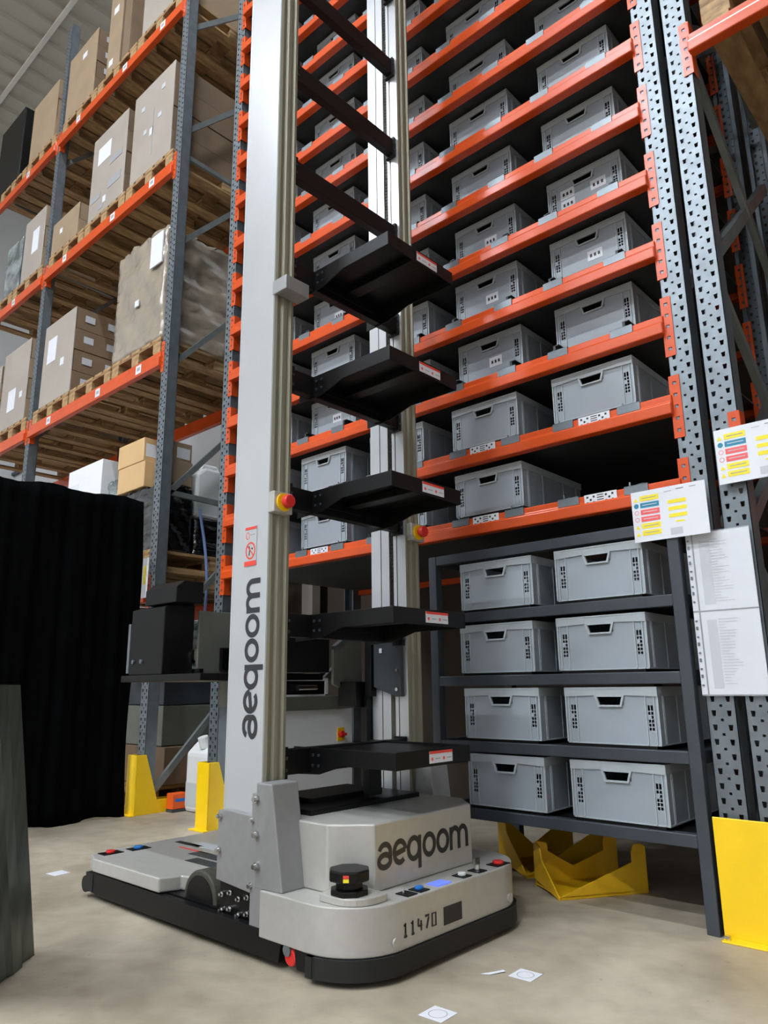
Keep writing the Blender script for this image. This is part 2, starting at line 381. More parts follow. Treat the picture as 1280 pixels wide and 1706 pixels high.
# bins ---------------------------------------------------------------
BW, BD, BH = .39, .585, .217
def bin_proto():
    e = empty('storage_bin', 'x', 'bin', (0, 0, -50))
    # front wall with slots and the hand hole
    xs = [.004, .024, .0325, .036, .0445, .139, .251, .3455, .354, .3575, .366, BW-.004]
    zs = [0, .05]
    for i in range(7): zs += [.056+.0145*i, .0665+.0145*i]
    zs = zs[:-2]+[.149, .1505, .181, BH]
    xs = sorted(set(xs)); mb = MB()
    def ins(xm, zm):
        if .145 < xm < .245 and .149 < zm < .181: return True
        if zm < .056 or zm > .1485: return False
        row = int((zm-.056)/.0145); inside = (zm-.056) % .0145 < .0105
        return inside and ((.024 < xm < .0325 or .036 < xm < .0445 or .3455 < xm < .354 or .3575 < xm < .366) and not (row == 3 and (xm*1000) % 10 > 5))
    for i in range(len(xs)-1):
        for j in range(len(zs)-1):
            if zs[j+1]-zs[j] < 1e-6 or ins((xs[i]+xs[i+1])/2, (zs[j]+zs[j+1])/2): continue
            mb.add([(xs[i],.008,zs[j]),(xs[i+1],.008,zs[j]),(xs[i+1],.008,zs[j+1]),(xs[i],.008,zs[j+1])], [(0,1,2,3)])
    mb.box(.004, .007, .0085, BD-.004, 0, BH); mb.box(BW-.007, BW-.004, .0085, BD-.004, 0, BH)
    mb.box(.004, BW-.004, BD-.007, BD-.004, 0, BH); mb.box(.0075, BW-.0075, .0095, BD-.0075, 0, .004)
    mb.build('body', 'bin', e, local=True)
    rm = MB()
    rm.box(0, BW, 0, .008, BH-.006, BH)
    rm.box(0, BW, BD-.003, BD, BH-.034, BH).box(0, .003, .0, BD, BH-.034, BH).box(BW-.003, BW, 0, BD, BH-.034, BH)
    for x0, x1 in ((0, .13), (.26, BW)):
        z0 = BH-.036; z1 = BH-.031
        rm.prism([(x0, z0 if x0 == 0 else z1), (x1, z1 if x0 == 0 else z0), (x1, BH-.0062), (x0, BH-.0062)], .0015, .008, 'y')
    rm.box(.13, .26, .0025, .008, BH-.031, BH-.0062)
    rm.build('rim', 'bin_rim', e, local=True)
    hf = MB()
    hf.prism([(.132, .186), (.146, .143), (.152, .148), (.140, .186)], -.002, .009, 'y')
    hf.prism([(.258, .186), (.250, .186), (.238, .148), (.244, .143)], -.002, .009, 'y')
    hf.box(.146, .244, -.002, .009, .142, .148); hf.box(.140, .250, .001, .009, .180, .186)
    hf.build('handle_frame', 'bin_rim', e, local=True)
    rb = MB()
    for x0 in (0, .015, .049, BW-.0525, BW-.0185, BW-.006): rb.box(x0, x0+(.006 if x0 in (0, BW-.006) else .0035), .003, .009, .0, BH-.034)
    for y0 in (.05, .06, .19, .39, .52, .53): rb.box(BW-.004, BW-.0005, y0, y0+.004, 0, BH-.034)
    rb.box(.0, BW, .003, .009, 0, .005); rb.box(BW-.004, BW-.0005, .0, BD, 0, .005)
    rb.build('rib', 'bin_rim', e, local=True)
    return e
BIN = bin_proto()
ORD = ['first', 'second', 'third', 'fourth', 'fifth', 'sixth', 'seventh', 'eighth', 'ninth', 'tenth', 'eleventh', 'twelfth', 'thirteenth', 'fourteenth', 'fifteenth', 'sixteenth']
used = [False]
def put_bin(x, y, z, label, group, sx=1.0):
    o = BIN if not used[0] else copy_tree(BIN); used[0] = True
    o.location = (x, y, z); o['label'] = label; o['group'] = group; o['category'] = 'bin'
    return o
STK = MB().box(0, .075, -.0012, 0, 0, .05).mesh('bin_label'); STK.materials.append(MATS['paper']); STK.materials.append(MATS['print_black'])
_bm = bmesh.new(); _bm.from_mesh(STK); _k = len(_bm.faces)
_t = MB()
for i_ in range(3): _t.add([(.012+.02*i_, -.0016, .016), (.024+.02*i_, -.0016, .016), (.022+.02*i_, -.0016, .034), (.012+.02*i_, -.0016, .032)], [(0,1,2,3)])
_bm.from_mesh(_t.mesh('t'))
for i_, f_ in enumerate(_bm.faces): f_.material_index = 0 if i_ < _k else 1
_bm.to_mesh(STK); _bm.free()
def sticker(o, x, z, s=1.):
    c = link('paper_label', STK, None, None); c.parent = o; c.location = (x, .0079, z); c.scale = (s, 1, s)
STICK = {(2, 3), (3, 3), (4, 3), (3, 4), (2, 1), (4, 1)}
for k in range(LEVELS):
    for j in range(5):
        if (k, j) == (0, 4): continue
        z = Z0+DZ*k+(.027 if k < 2 else .064); y = YF+.035+(0 if k < 2 else .068+.012*((k*5+j*3) % 3))
        P = [px((BX[j]+a, y, z+c)) for a in (0, BW) for c in (0, BH)]
        if all(not (-60 < p[0] < 1340 and -60 < p[1] < 1766) for p in P): continue
        slot = 5-j
        o = put_bin(BX[j]+(.0 if k % 3 else .006), y, z, 'grey bin on the %s orange level up, %s slot from the paper-hung post' % (ORD[k], ORD[slot-1]), 'grey bins on the orange rack')
        if (k, j) in STICK: sticker(o, .19, .045)
        if (k, j) == (4, 4): sticker(o, .07, .10); sticker(o, .07, .04); sticker(o, .23, .075, 1.05)

# ---------------------------------------------------------------- dark steel shelf under the rack
shelf = empty('steel_shelf', 'low dark grey steel shelf holding eight grey bins under the orange rack', 'shelf', (-1.63, 3.1, 0))
SY0, SY1 = 2.79, 3.46
for x in (-2.243, -1.063):
    for y in (SY0, SY1-.045): MB().box(x, x+.045, y, y+.045, 0, 1.457).build('leg', 'steel_dark', shelf, bevel=.003)
MB().box(-2.198, -1.063, SY0+.002, SY0+.042, 1.412, 1.457).build('top_rail', 'steel_dark', shelf, bevel=.003)
MB().box(-2.198, -1.063, SY1-.042, SY1-.002, 1.412, 1.457).build('top_rail', 'steel_dark', shelf, bevel=.003)
for x in (-2.241, -1.061): MB().box(x, x+.04, SY0+.045, SY1-.045, 1.412, 1.457).build('top_rail', 'steel_dark', shelf, bevel=.003)
SZ = [1.172, .885, .600, .318]
for z in SZ:
    MB().box(-2.198, -1.063, SY0+.002, SY0+.042, z-.045, z).build('shelf_rail', 'steel_dark', shelf, bevel=.003)
    MB().box(-2.198, -1.063, SY1-.042, SY1-.002, z-.045, z).build('shelf_rail', 'steel_dark', shelf, bevel=.003)
    for x in (-2.241, -1.061): MB().box(x, x+.04, SY0+.045, SY1-.045, z-.045, z).build('shelf_rail', 'steel_dark', shelf, bevel=.003)
    MB().box(-2.198, -1.063, SY0+.042, SY1-.042, z-.012, z-.004).build('shelf_panel', 'black_metal', shelf)
TIER = ['top', 'second', 'third', 'lowest']
for i, z in enumerate(SZ):
    off = [(0, 0), (-.012, -.012), (.0, .006), (.006, .01)][i]
    for c, x in enumerate((-2.062, -1.558)):
        put_bin(x+off[c], SY0+.012, z+.012, 'grey bin on the %s tier of the dark steel shelf, %s' % (TIER[i], ('beside the robot', 'beside the yellow post shield')[c]), 'grey bins on the dark steel shelf')
        MB().box(x+off[c]+.01, x+off[c]+.37, SY0+.02, SY0+.5, z-.004, z+.0115).build('bin_runner', 'black_metal', shelf)

# ---------------------------------------------------------------- pallet rack on the left (three levels in view, two bays)
lrack = empty('pallet_rack', 'pallet rack with three orange levels of wrapped loads beyond the black curtain', 'rack', (-7.5, 3.4, 0))
LX = [-4.98, -7.60, -10.22]
for x in LX: upright(lrack, x, YF); upright(lrack, x, 3.94, mirror=True)
LZ = [1.60, 3.50, 5.29, 7.0]
for z in LZ:
    for b_ in range(2):
        x0, x1 = LX[b_+1]+.1, LX[b_]
        bo = beam(lrack, x0, x1, YF-.03, z, .13); connector(bo, x1-.007, YF, z); connector(bo, x0+.008, YF, z, True)
        if z > 2:
            for t in ((.18, .58, .86) if b_ == 0 else (.25, .7)):
                lb = MB().box(0, .085, -.002, 0, -.11, -.035).build('location_label', 'paper', None); lb.parent = bo; lb.location = ((x1-x0)*t, -.001, 0)
                lt = MB().box(.02, .065, -.003, -.002, -.085, -.055).build('label_print', 'print_grey', None); lt.parent = bo; lt.location = ((x1-x0)*t, -.001, 0)
        ro = beam(lrack, x0, x1, 3.97, z, .13, flip=True); connector(ro, x1-.007, 3.87, z)
for x in LX[:2]:
    for i in range(7):
        z = .12+1.1*i
        MB().bar((x+.05, 2.93, z), (x+.05, 3.86, z+1.0), .03, .045).build('brace', 'brace', lrack)
    for z in (1.2, 2.33, 5.35): MB().bar((x+.05, 2.93, z), (x+.05, 3.86, z-.02), .03, .04).build('brace', 'brace', lrack)

# wooden pallets ----------------------------------------------------
def pallet_proto():
    e = empty('wooden_pallet', 'x', 'pallet', (0, 0, -60))
    W_, D_ = .8, 1.2
    bd = MB().box(0, .135, 0, D_, 0, .022).mesh('deck_board'); cb = MB().box(0, W_, 0, .14, 0, .022).mesh('cross_board')
    bl = MB().box(0, .115, 0, .14, 0, .078).mesh('block'); bt = MB().box(0, .105, 0, D_, 0, .022).mesh('bottom_board')
    for i in range(5): o = link('deck_board', bd, 'wood', e, local=True); o.location = (i*(W_-.135)/4, 0, .122)
    for i in range(3): o = link('cross_board', cb, 'wood_dark', e, local=True); o.location = (0, i*(D_-.14)/2, .100)
    for i in range(3):
        o = link('bottom_board', bt, 'wood', e, local=True); o.location = (.003+i*(W_-.111)/2, 0, 0)
        for j in range(3): o = link('block', bl, 'wood', e, local=True); o.location = (i*(W_-.115)/2, j*(D_-.14)/2, .022)
    return e
PAL = pallet_proto(); pu = [False]
def pallet(x, y, z, label, group='wooden pallets on the racking'):
    o = PAL if not pu[0] else copy_tree(PAL); pu[0] = True
    o.location = (x, y, z); o['label'] = label; o['group'] = group; o['category'] = 'pallet'; return o
PY = 2.835
def load(name, label, x0, x1, z0, z1, front='carton_pale', side='carton', d=1.1, labels=(), grid=False, y=PY, taper=0, cat='load', rows=(), seams=True):  # pale carton fronts join film wrap and painted light; darker sides, painted shade
    """a stacked carton load: body with recessed joints between layers, cover sheet in front, stuck-on labels"""
    e = empty(name, label, cat, ((x0+x1)/2, y+d/2, z0))
    mb = MB(); nl = max(2, int(round((z1-z0)/.24))) if seams else 1; h = (z1-z0)/nl
    for i in range(nl):
        o_ = .0 if i % 2 == 0 else .006
        mb.box(x0+o_, x1-o_, y+.012+o_, y+d-o_, z0+i*h+.003, z0+(i+1)*h-(.003 if i < nl-1 else 0))
        if i < nl-1: mb.box(x0+.015, x1-.015, y+.03, y+d-.02, z0+(i+1)*h-.003, z0+(i+1)*h+.003)
    mb.build('carton_stack', side, e, bevel=.004)
    MB().box(x0, x1, y, y+.012, z0, z1).build('cover_sheet', front, e, bevel=.004)
    for (a, c, w, hh, m_) in labels:
        MB().box(x0+a*(x1-x0), x0+a*(x1-x0)+w, y-.003, y, z0+c*(z1-z0), z0+c*(z1-z0)+hh).build('paper_label', m_, e)
    if grid:
        for i in range(nl):
            for j in range(4):
                yy = y+.1+j*.24; MB().box(x1-.001, x1+.003, yy, yy+.1, z0+i*h+.09, z0+i*h+.16).build('carton_label', 'print_pale', e)
    return e
ph = .146
# level one up (z 3.5)
PX = [-5.81, -6.64, -7.47, -8.44, -9.27]
def pallets(z, names):
    for xx, nm in zip(PX, names): pallet(xx, PY, z, nm)
pallets(3.5, ('wooden pallet under the crinkly film-wrapped load', 'empty wooden pallet between two loads above the cartons', 'wooden pallet under the load with rows of side labels', 'wooden pallet under the pale load beyond the second upright', 'wooden pallet under the load furthest along the lowest visible level'))
wl = empty('wrapped_load', 'tall load wrapped in crinkled clear film, white sheet on top corner', 'load', (-5.4, 3.4, 3.646))
def crinkle(x0, x1, y0, y1, z0, z1, amp, seed, n=14):
    rnd = random.Random(seed); mb = MB(); N = 4*n; lay = 30
    ph_ = [rnd.random()*6 for _ in range(6)]
    for k in range(lay+1):
        z = z0+(z1-z0)*k/lay; s = .25*amp*math.sin(k*.9)+.2*amp*math.sin(k*2.3+1)
        for i in range(N):
            t = i/n; q = int(t); f = t-q
            x, y = [(x0+(x1-x0)*f, y0), (x1, y0+(y1-y0)*f), (x1-(x1-x0)*f, y1), (x0, y1-(y1-y0)*f)][q]
            j = amp*(rnd.random()-.5)*.7+s+.35*amp*math.sin(i*.7+k*.45+ph_[0])
            edge = .35 if f in (0,) else 1
            mb.v.append((x+edge*(j if q in (1, 3) else 0)*(1 if q == 1 else -1), y+edge*(j if q in (0, 2) else 0)*(-1 if q == 0 else 1), z+amp*.5*math.sin(i*1.3+ph_[1])*(1 if k == lay else 0)))
    for k in range(lay):
        for i in range(N): mb.f.append((k*N+i, k*N+(i+1) % N, (k+1)*N+(i+1) % N, (k+1)*N+i))
    mb.f.append(tuple(lay*N+i for i in range(N))); mb.f.append(tuple(N-1-i for i in range(N)))
    return mb
crinkle(-5.86, -5.05, PY+.02, 3.95, 3.66, 4.70, .024, 3, 22).build('film_wrap', 'wrap', wl, smooth=True)
MB().box(-5.27, -5.08, PY+.0, PY+.012, 4.36, 4.66).build('white_sheet', 'paper', wl)
MB().box(-5.49, -5.43, PY+.002, PY+.012, 4.08, 4.14).build('paper_label', 'paper', wl)
load('carton_load', 'pale fronted carton load with rows of small labels along its brown side', -7.35, -6.66, 3.646, 4.55, grid=True, labels=((.15, .50, .2, .27, 'paper'), (.62, .38, .08, .08, 'paper')), side='carton_dark')
load('carton_load', 'pale load behind the second upright with a white sheet low on its face', -8.42, -7.72, 3.646, 4.58, labels=((.3, .2, .2, .25, 'paper'), (.75, .3, .07, .07, 'paper')))
load('carton_load', 'pale load furthest along the lowest visible pallet level', -9.25, -8.5, 3.646, 4.5, labels=((.6, .3, .2, .25, 'paper'),))
pallets(5.29, ('wooden pallet under the pale load against the first upright, middle level', 'wooden pallet under the pale load with grey printed bands', 'wooden pallet under the low brown load on the middle level', 'wooden pallet under the load with a grey strip on its side', 'wooden pallet at the far end of the middle level'))
load('carton_load', 'pale load with faint speckled labels beside the first upright, middle level', -5.76, -5.06, 5.436, 6.40, labels=((.2, .75, .06, .05, 'print_pale'), (.7, .8, .06, .05, 'print_pale'), (.3, .45, .05, .05, 'print_pale'), (.65, .5, .06, .05, 'print_pale'), (.45, .38, .06, .08, 'paper'), (.52, .15, .012, .5, 'print_grey')), side='carton_dark')
load('carton_load', 'pale load printed with grey bands and a white sheet, middle level', -6.59, -5.89, 5.436, 6.40, labels=((.18, .62, .26, .2, 'paper'), (.55, .50, .25, .07, 'print_grey'), (.55, .22, .25, .09, 'print_grey'), (.05, .20, .2, .06, 'print_grey'), (.3, .05, .1, .05, 'print_grey'), (.42, .1, .06, .07, 'paper')), side='carton_dark')
load('carton_load', 'low brown carton load on the middle pallet level', -7.44, -6.82, 5.436, 5.82, front='carton', labels=((.3, .5, .06, .06, 'paper'),))
load('carton_load', 'pale load with a grey strip beside it, middle level beyond second upright', -8.25, -7.70, 5.436, 6.22, labels=((.45, .35, .17, .3, 'paper'),))
load('carton_load', 'dark grey load at the far end of the middle level', -8.75, -8.3, 5.436, 6.1, front='film', side='steel_dark', seams=False)
pallets(7.0, ('wooden pallet under the topmost pale load by the first upright', 'wooden pallet under the tall brown boards on the top level', 'wooden pallet under the brown load with dark side, top level', 'wooden pallet under the brown load beyond second upright, top level', 'wooden pallet under the black crate on the top level'))
load('carton_load', 'pale load on the top level beside the first upright', -5.74, -5.06, 7.146, 8.3)
load('carton_load', 'brown load with small white labels on the top level', -7.44, -6.76, 7.146, 8.0, front='carton', side='carton_dark', labels=((.5, .75, .1, .07, 'paper'),), grid=True)
load('board_stack', 'tall brown boards standing on the top level', -6.48, -6.2, 7.146, 8.6, front='carton', side='carton_dark', seams=False, labels=((.3, .5, .1, .09, 'paper'), (.2, .05, .08, .08, 'paper')), d=.8)
load('board_stack', 'dark brown board leaning against the taller boards on the top level', -6.15, -6.0, 7.146, 8.6, front='carton_dark', side='carton_dark', seams=False, d=.8)
load('carton_load', 'tan load beyond the second upright on the top level', -8.42, -7.72, 7.146, 7.95, front='carton')
load('black_crate', 'black crate at the far end of the top level', -9.5, -8.75, 7.146, 8.2, front='black_plastic', side='black_plastic', seams=False)
# low level (z 1.6) seen past the curtain
pallet(-5.82, PY+.04, 1.60, 'wooden pallet under the black film-wrapped load'); pallet(-5.82, PY+.04, 1.746, 'second wooden pallet stacked beneath the black film-wrapped load'); pallet(-6.72, PY+.05, 1.6, 'wooden pallet under the white box behind the curtain')
bw = empty('wrapped_load', 'load wrapped in shiny black film beneath the cartons', 'load', (-5.4, 3.4, 1.892))
crinkle(-5.66, -5.03, PY+.09, 3.22, 1.895, 2.42, .022, 9, 14).build('film_wrap', 'wrap_black', bw, smooth=True)
crinkle(-5.66, -5.03, 3.25, 3.95, 1.895, 2.19, .022, 10, 16).build('film_wrap', 'wrap_black', bw, smooth=True)
def carton(label, x0, x1, y0, y1, z0, z1, m_='carton_tan', tape=True, lab=None):
    e = empty('cardboard_box', label, 'box', ((x0+x1)/2, (y0+y1)/2, z0), 'cardboard boxes on the low rack level')
    MB().box(x0, x1, y0, y1, z0, z1).build('body', m_, e, bevel=.006)
    if tape: MB().box((x0+x1)/2-.025, (x0+x1)/2+.025, y0-.001, y0, z0+.0, z1).build('tape', 'carton', e)
    if lab: MB().box(x1, x1+.002, y0+lab[0], y0+lab[1], z0+lab[2], z0+lab[3]).build('paper_label', 'paper', e)
    return e
carton('tan cardboard box topmost of the pile behind the first upright', -5.70, -5.28, 2.9, 3.2, 2.66, 2.86, tape=False, lab=(.02, .22, .04, .15))
carton('larger tan cardboard box under the topmost box behind the first upright', -5.68, -5.25, 2.9, 3.2, 2.435, 2.655, tape=False)
carton('brown cardboard box on the black wrapped load beside the white canister', -5.24, -5.02, 2.98, 3.20, 2.435, 2.64, 'carton', False)
carton('small brown box with white label atop the brown box', -5.24, -5.04, 3.0, 3.20, 2.645, 2.80, 'carton', False, (.06, .18, .02, .11))
carton('flat brown box behind the small labelled box', -5.64, -5.36, 3.28, 3.75, 2.205, 2.55, 'carton_dark', False)
wb = empty('white_box', 'long white box showing above the black curtain', 'box', (-6.3, 3.2, 1.746))
MB().box(-6.63, -5.98, 2.9, 3.5, 1.75, 2.83).build('body', 'white_plastic', wb, bevel=.004)
MB().box(-6.6, -6.42, 2.897, 2.9, 2.55, 2.68).build('paper_label', 'paper', wb)
fb = empty('film_bundle', 'grey crumpled film bundle beside the white box', 'film', (-5.88, 3.2, 1.9))
crinkle(-5.93, -5.74, 2.95, 3.6, 1.895, 2.60, .03, 21, 10).build('film', 'film', fb, smooth=True)
def jerrycan(label, x, y, z, s=1.0, hose=False):
    e = empty('jerrycan', label, 'canister', (x, y, z))
    w, d, h = .26*s, .30*s, .38*s
    pr = [(-d/2, 0), (d/2, 0), (d/2, h*.86), (d/2-.05*s, h), (-d/2+.07*s, h), (-d/2, h*.84)]
    MB().prism([(y+a, z+c) for a, c in pr], x-w/2, x+w/2, 'x').build('body', 'can_white', e, bevel=.025)
    MB().box(x-w/2-.001, x+w/2+.001, y-d/2-.001, y+d/2+.001, z+.02, z+h*.45).build('liquid_level', 'can_lower', e, bevel=.02)
    hm = MB(); zz = z+h-.005
    hm.path([(x, y-.04*s, zz), (x, y-.02*s, zz+.055*s), (x, y+.10*s, zz+.055*s), (x, y+.12*s, zz)], .016*s, 10); hm.build('handle', 'can_white', e)
    MB().tube((x, y-.11*s, z+h*.92), (x, y-.13*s, z+h*1.07), .03*s).build('cap', 'can_white', e)
    return e
jerrycan('white plastic canister standing on the black wrapped load', -5.19, 3.43, 2.205, 1.15)
ho = MB().path([*[(-5.0+.02*math.sin(t*1.5), 3.27+.09*math.sin(t*2.6), 2.26-1.06*t) for t in [i/16 for i in range(17)]]], .012, 8).build('hose', 'hose'); tag(ho, 'clear blue hose hanging down from the white canister', 'hose')
jerrycan('white plastic canister standing on the floor between the yellow protectors', -4.62, 3.30, 0.0, 1.25)
# floor clutter inside the rack bay
carton('wide grey-brown box on the floor behind the diagonal brace', -5.9, -5.05, 3.1, 3.8, .148, .42, 'carton_dark', False)
carton('pale box stacked on the floor boxes behind the diagonal brace', -5.85, -5.1, 3.1, 3.8, .425, .72, 'panel_grey', False)
carton('dark flat box on top of the floor boxes', -5.85, -5.1, 3.1, 3.8, .725, .95, 'steel_dark', False)
pallet(-5.88, 2.95, 0, 'wooden pallet on the floor below the stacked boxes')
for i, (y0, m_) in enumerate(((2.98, 'film'), (3.3, 'film'))):
    o = crinkle(-5.5, -5.08, y0, y0+.26, .955, 1.36, .03, 30+i, 8).build('packed_bundle', m_, smooth=True)
    tag(o, ('film-wrapped bundle of printed packets beside the dark post', 'film-wrapped bundle behind the diagonal brace, next to another bundle')[i], 'package')
MB_ = MB().box(-6.4, -5.95, 2.9, 3.6, 0, 1.3).build('cardboard_box', 'carton_dark', bevel=.006); tag(MB_, 'tall brown box standing on the floor beside the curtain', 'box')

# ---------------------------------------------------------------- pallet rack on the right
rrack = empty('pallet_rack', 'pallet rack with one orange beam carrying a pallet, next to the bin rack', 'rack', (.5, 3.4, 0))
for x in (-.863, 1.9): upright(rrack, x, YF); upright(rrack, x, 4.14, mirror=True)
for z in (1.765, 3.565, 5.4):
    bo = beam(rrack, -.763, 1.9, YF-.03, z, .095); connector(bo, -.757, YF, z, True); connector(bo, 1.893, YF, z)
    ro = beam(rrack, -.763, 1.9, 4.16, z, .095, flip=True)
for i in range(7):
    z = .25+1.15*i
    MB().bar((-.81, 2.93, z), (-.81, 4.05, z+.8 if i % 2 else z+.95), .035, .055).build('brace', 'brace', rrack)
    MB().bar((-.80, 4.05, z+.2), (-.80, 2.93, z+1.05), .03, .045).build('brace', 'brace', rrack)
pallet(-.70, PY, 3.565, 'wooden pallet on the orange beam right of the perforated posts'); pallet(.15, PY, 3.565, 'wooden pallet further along the orange beam right of the perforated posts')
load('carton_load', 'brown load on the pallet right of the perforated posts', -.68, .08, 3.711, 4.6, front='carton_dark', side='carton_dark')
o = MB().box(-.45, .9, 3.4, 3.9, 0, 1.55).build('cardboard_box', 'carton_dark', bevel=.006); tag(o, 'dark brown stack on the floor behind the right-hand post', 'box')
# rows behind: big brown loads, shade painted into their colour, standing back to back with the bin rack
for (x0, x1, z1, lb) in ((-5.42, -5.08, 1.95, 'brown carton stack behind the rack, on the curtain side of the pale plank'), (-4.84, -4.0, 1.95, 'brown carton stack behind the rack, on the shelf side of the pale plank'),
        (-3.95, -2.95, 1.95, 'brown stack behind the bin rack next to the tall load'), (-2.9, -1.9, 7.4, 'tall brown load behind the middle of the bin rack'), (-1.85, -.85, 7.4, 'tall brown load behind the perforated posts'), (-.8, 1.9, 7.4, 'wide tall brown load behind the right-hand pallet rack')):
    load('board_stack', lb, x0, x1, 0, z1, front='board_shaded', side='board_shaded', d=.9, y=4.55)
o = MB().box(-5.02, -4.88, 4.4, 4.5, 0, 2.1).build('pale_plank', 'carton_pale', bevel=.004); tag(o, 'pale upright plank standing behind the rack', 'plank')

# ---------------------------------------------------------------- the robot
YN, YFAR, YC = 1.62, 2.56, 2.09
def mir(y): return 2*YC-y
rob = empty('picking_robot', 'silver warehouse robot with twin tall masts, black trays and a low wheeled base', 'robot', (-2.4, YC, 0))
# base rails with the red roller notch
for s_ in (0, 1):
    y0, y1 = (YN, YN+.03) if not s_ else (YFAR-.03, YFAR)
    rail = MB().prism([(-3.17, .035), (-3.10, .022), (-1.935, .022), (-1.925, .075), (-1.90, .086), (-1.862, .082), (-1.85, .022), (-1.782, .022), (-1.782, .098), (-3.17, .104)], y0, y1, 'y').build('base_rail', 'black_metal', rob, bevel=.002)
    yw = y0+.012 if not s_ else y1-.012
    MB().tube((-1.888, y0+.026, .046), (-1.888, y0+.006, .046), .026, 20).build('roller', 'red', rob, bevel=.006)
    MB().tube((-1.898, y0+.012, .064), (-1.898, y0+.001, .064), .017, 20).build('roller_cap', 'galv', rob)
# chassis under everything
MB().box(-3.2, -1.75, YN+.035, YFAR-.035, .03, .105).build('chassis', 'black_metal', rob)
# front skirt and bumper
sk = MB().prism(rrect(-2.03, -1.6, YN-.002, YFAR+.002, (0, .20, .20, 0), 36), .076, .212).build('front_skirt', 'silver', rob, bevel=.004)
MB().prism(rrect(-1.80, -1.588, YN-.012, YFAR+.012, (.03, .21, .21, .03), 36), .018, .075).build('bumper', 'rubber', rob, bevel=.014)
for y, z in ((1.79, .105), (2.40, .105)): MB().tube((-1.602, y, z), (-1.5965, y, z), .014, 16).build('plug', 'silver', rob)
MB().box(-1.603, -1.5985, 2.02, 2.116, .100, .153).build('sensor_window', 'glass_black', rob)
nb = MB()
for i, c in enumerate('11470'):
    Mx = frame2d((-1.5985, 1.822+.034*i, .112), (0, 1, 0), (0, 0, 1), 1) @ Matrix.Diagonal((.036, .036, 1, 1))
    one = MB()
    for q_, st in enumerate(DIG[c]): ribbon(one, st, .2, Matrix.Translation((.0003*q_, 0, 0)) @ Mx)
    sub('digit', one, 'print_black', sk)
# cover box with the logo
ch = [(-1.72, 1.83), (-1.72, 2.35), (-1.834, 2.451), (-2.06, 2.456), (-2.06, 1.724), (-1.834, 1.729)]
cov = MB().prism([(a, c) for a, c in ch], .2125, .415).build('cover_box', 'silver', rob, bevel=.006)
logo(cov, (-1.7192, 1.842, .275), (0, 1, 0), (0, 0, 1), .078, .485)
MB().box(-2.34, -1.99, 1.80, 2.38, .30, .432).build('mast_crossbeam', 'black_metal', rob, bevel=.004)
MB().box(-2.3, -2.1, 1.9, 2.28, .432, .45).build('cable_cover', 'black_plastic', rob)
MB().box(-2.22, -2.16, 1.83, 1.89, .432, .458).build('latch', 'black_plastic', rob)
# buttons on the skirt top
zt = .2125
def btn(y, m_, r=.014, plate=.024, kind='round', x=-1.637):
    p = MB().box(x-.026, x+.026, y-plate, y+plate, zt, zt+.003).build('button_plate', 'black_plastic', rob, bevel=.001)
    if kind == 'round': sub('button', MB().tube((x, y, zt+.003), (x, y, zt+.012), r, 16), m_, p, bevel=.002)
    if kind == 'toggle': sub('toggle', MB().tube((x-.01, y-.004, zt+.003), (x-.012, y-.002, zt+.016), .0035, 8), 'chrome', p)
    if kind == 'key':
        sub('key', MB().tube((x, y, zt+.003), (x, y, zt+.02), .01, 12).box(x-.003, x+.003, y-.014, y+.014, zt+.02, zt+.042), 'chrome', p)
btn(1.884, 'black_plastic', kind='toggle'); btn(1.945, 'blue'); btn(2.172, 'white_plastic'); btn(2.262, 'chrome', kind='key'); btn(2.392, 'red', .020, .04)
MB().box(-1.662, -1.614, 2.012, 2.085, zt, zt+.002).build('display', 'lcd', rob)
# corner laser scanner
sc = MB().prism(rrect(-1.80, -1.632, 1.655, 1.80, (.02, .09, .02, .02), 8), .2125, .234).build('scanner_pedestal', 'silver', rob, bevel=.003)
cxs, cys = -1.72, 1.715
def oct_(cx, cy, r, k=.42):
    return [(cx+a*r, cy+c*r) for a, c in ((1, -k), (1, k), (k, 1), (-k, 1), (-1, k), (-1, -k), (-k, -1), (k, -1))]
scn = MB().prism(oct_(cxs, cys, .056), .2345, .250).prism(oct_(cxs, cys, .040), .250, .272).build('scanner', 'black_plastic', rob, bevel=.003)
sub('scanner_head', MB().prism(oct_(cxs, cys, .060), .272, .305), 'black_plastic', scn, bevel=.005)
dd = Vector((cxs+.0605*.707+.006, cys-.0605*.707-.0, .29))
sub('warning_label', MB().plate([(cxs+.030, cys-.0562, .277), (cxs+.043, cys-.0450, .277), (cxs+.043, cys-.0450, .287), (cxs+.030, cys-.0562, .287)], .001), 'print_yellow', scn)
sub('warning_light', MB().plate([(cxs+.030, cys-.0562, .288), (cxs+.043, cys-.0450, .288), (cxs+.043, cys-.0450, .297), (cxs+.030, cys-.0562, .297)], .001), 'print_red', scn)
# rear deck
dk = MB().prism(rrect(-3.26, -2.10, YN, YFAR, (.10, 0, 0, .10), 8)[:-0 or None], .106, .158)
deck = MB().prism([(-3.25, 1.72), (-3.22, 1.65), (-3.14, YN), (-2.63, YN), (-2.60, 1.70), (-2.30, 1.76), (-2.30, 2.42), (-2.60, 2.48), (-2.63, YFAR), (-3.14, YFAR), (-3.22, 2.53), (-3.25, 2.46)], .106, .158).build('rear_deck', 'silver', rob, bevel=.006)
MB().box(-3.19, -3.13, YN-.002, YN+.05, .03, .10).tube((-3.195, YN+.0, .052), (-3.195, YN+.05, .052), .032, 20).build('rear_caster', 'rubber', rob)
for (x, y, m_) in ((-3.175, 1.715, 'red'), (-3.165, 1.84, 'blue')):
    p = sub('button_plate', MB().box(x-.03, x+.03, y-.045, y+.045, .1585, .161), 'black_plastic', deck)
    sub('button', MB().tube((x, y, .161), (x, y, .17), .02, 16), m_, deck, bevel=.002)
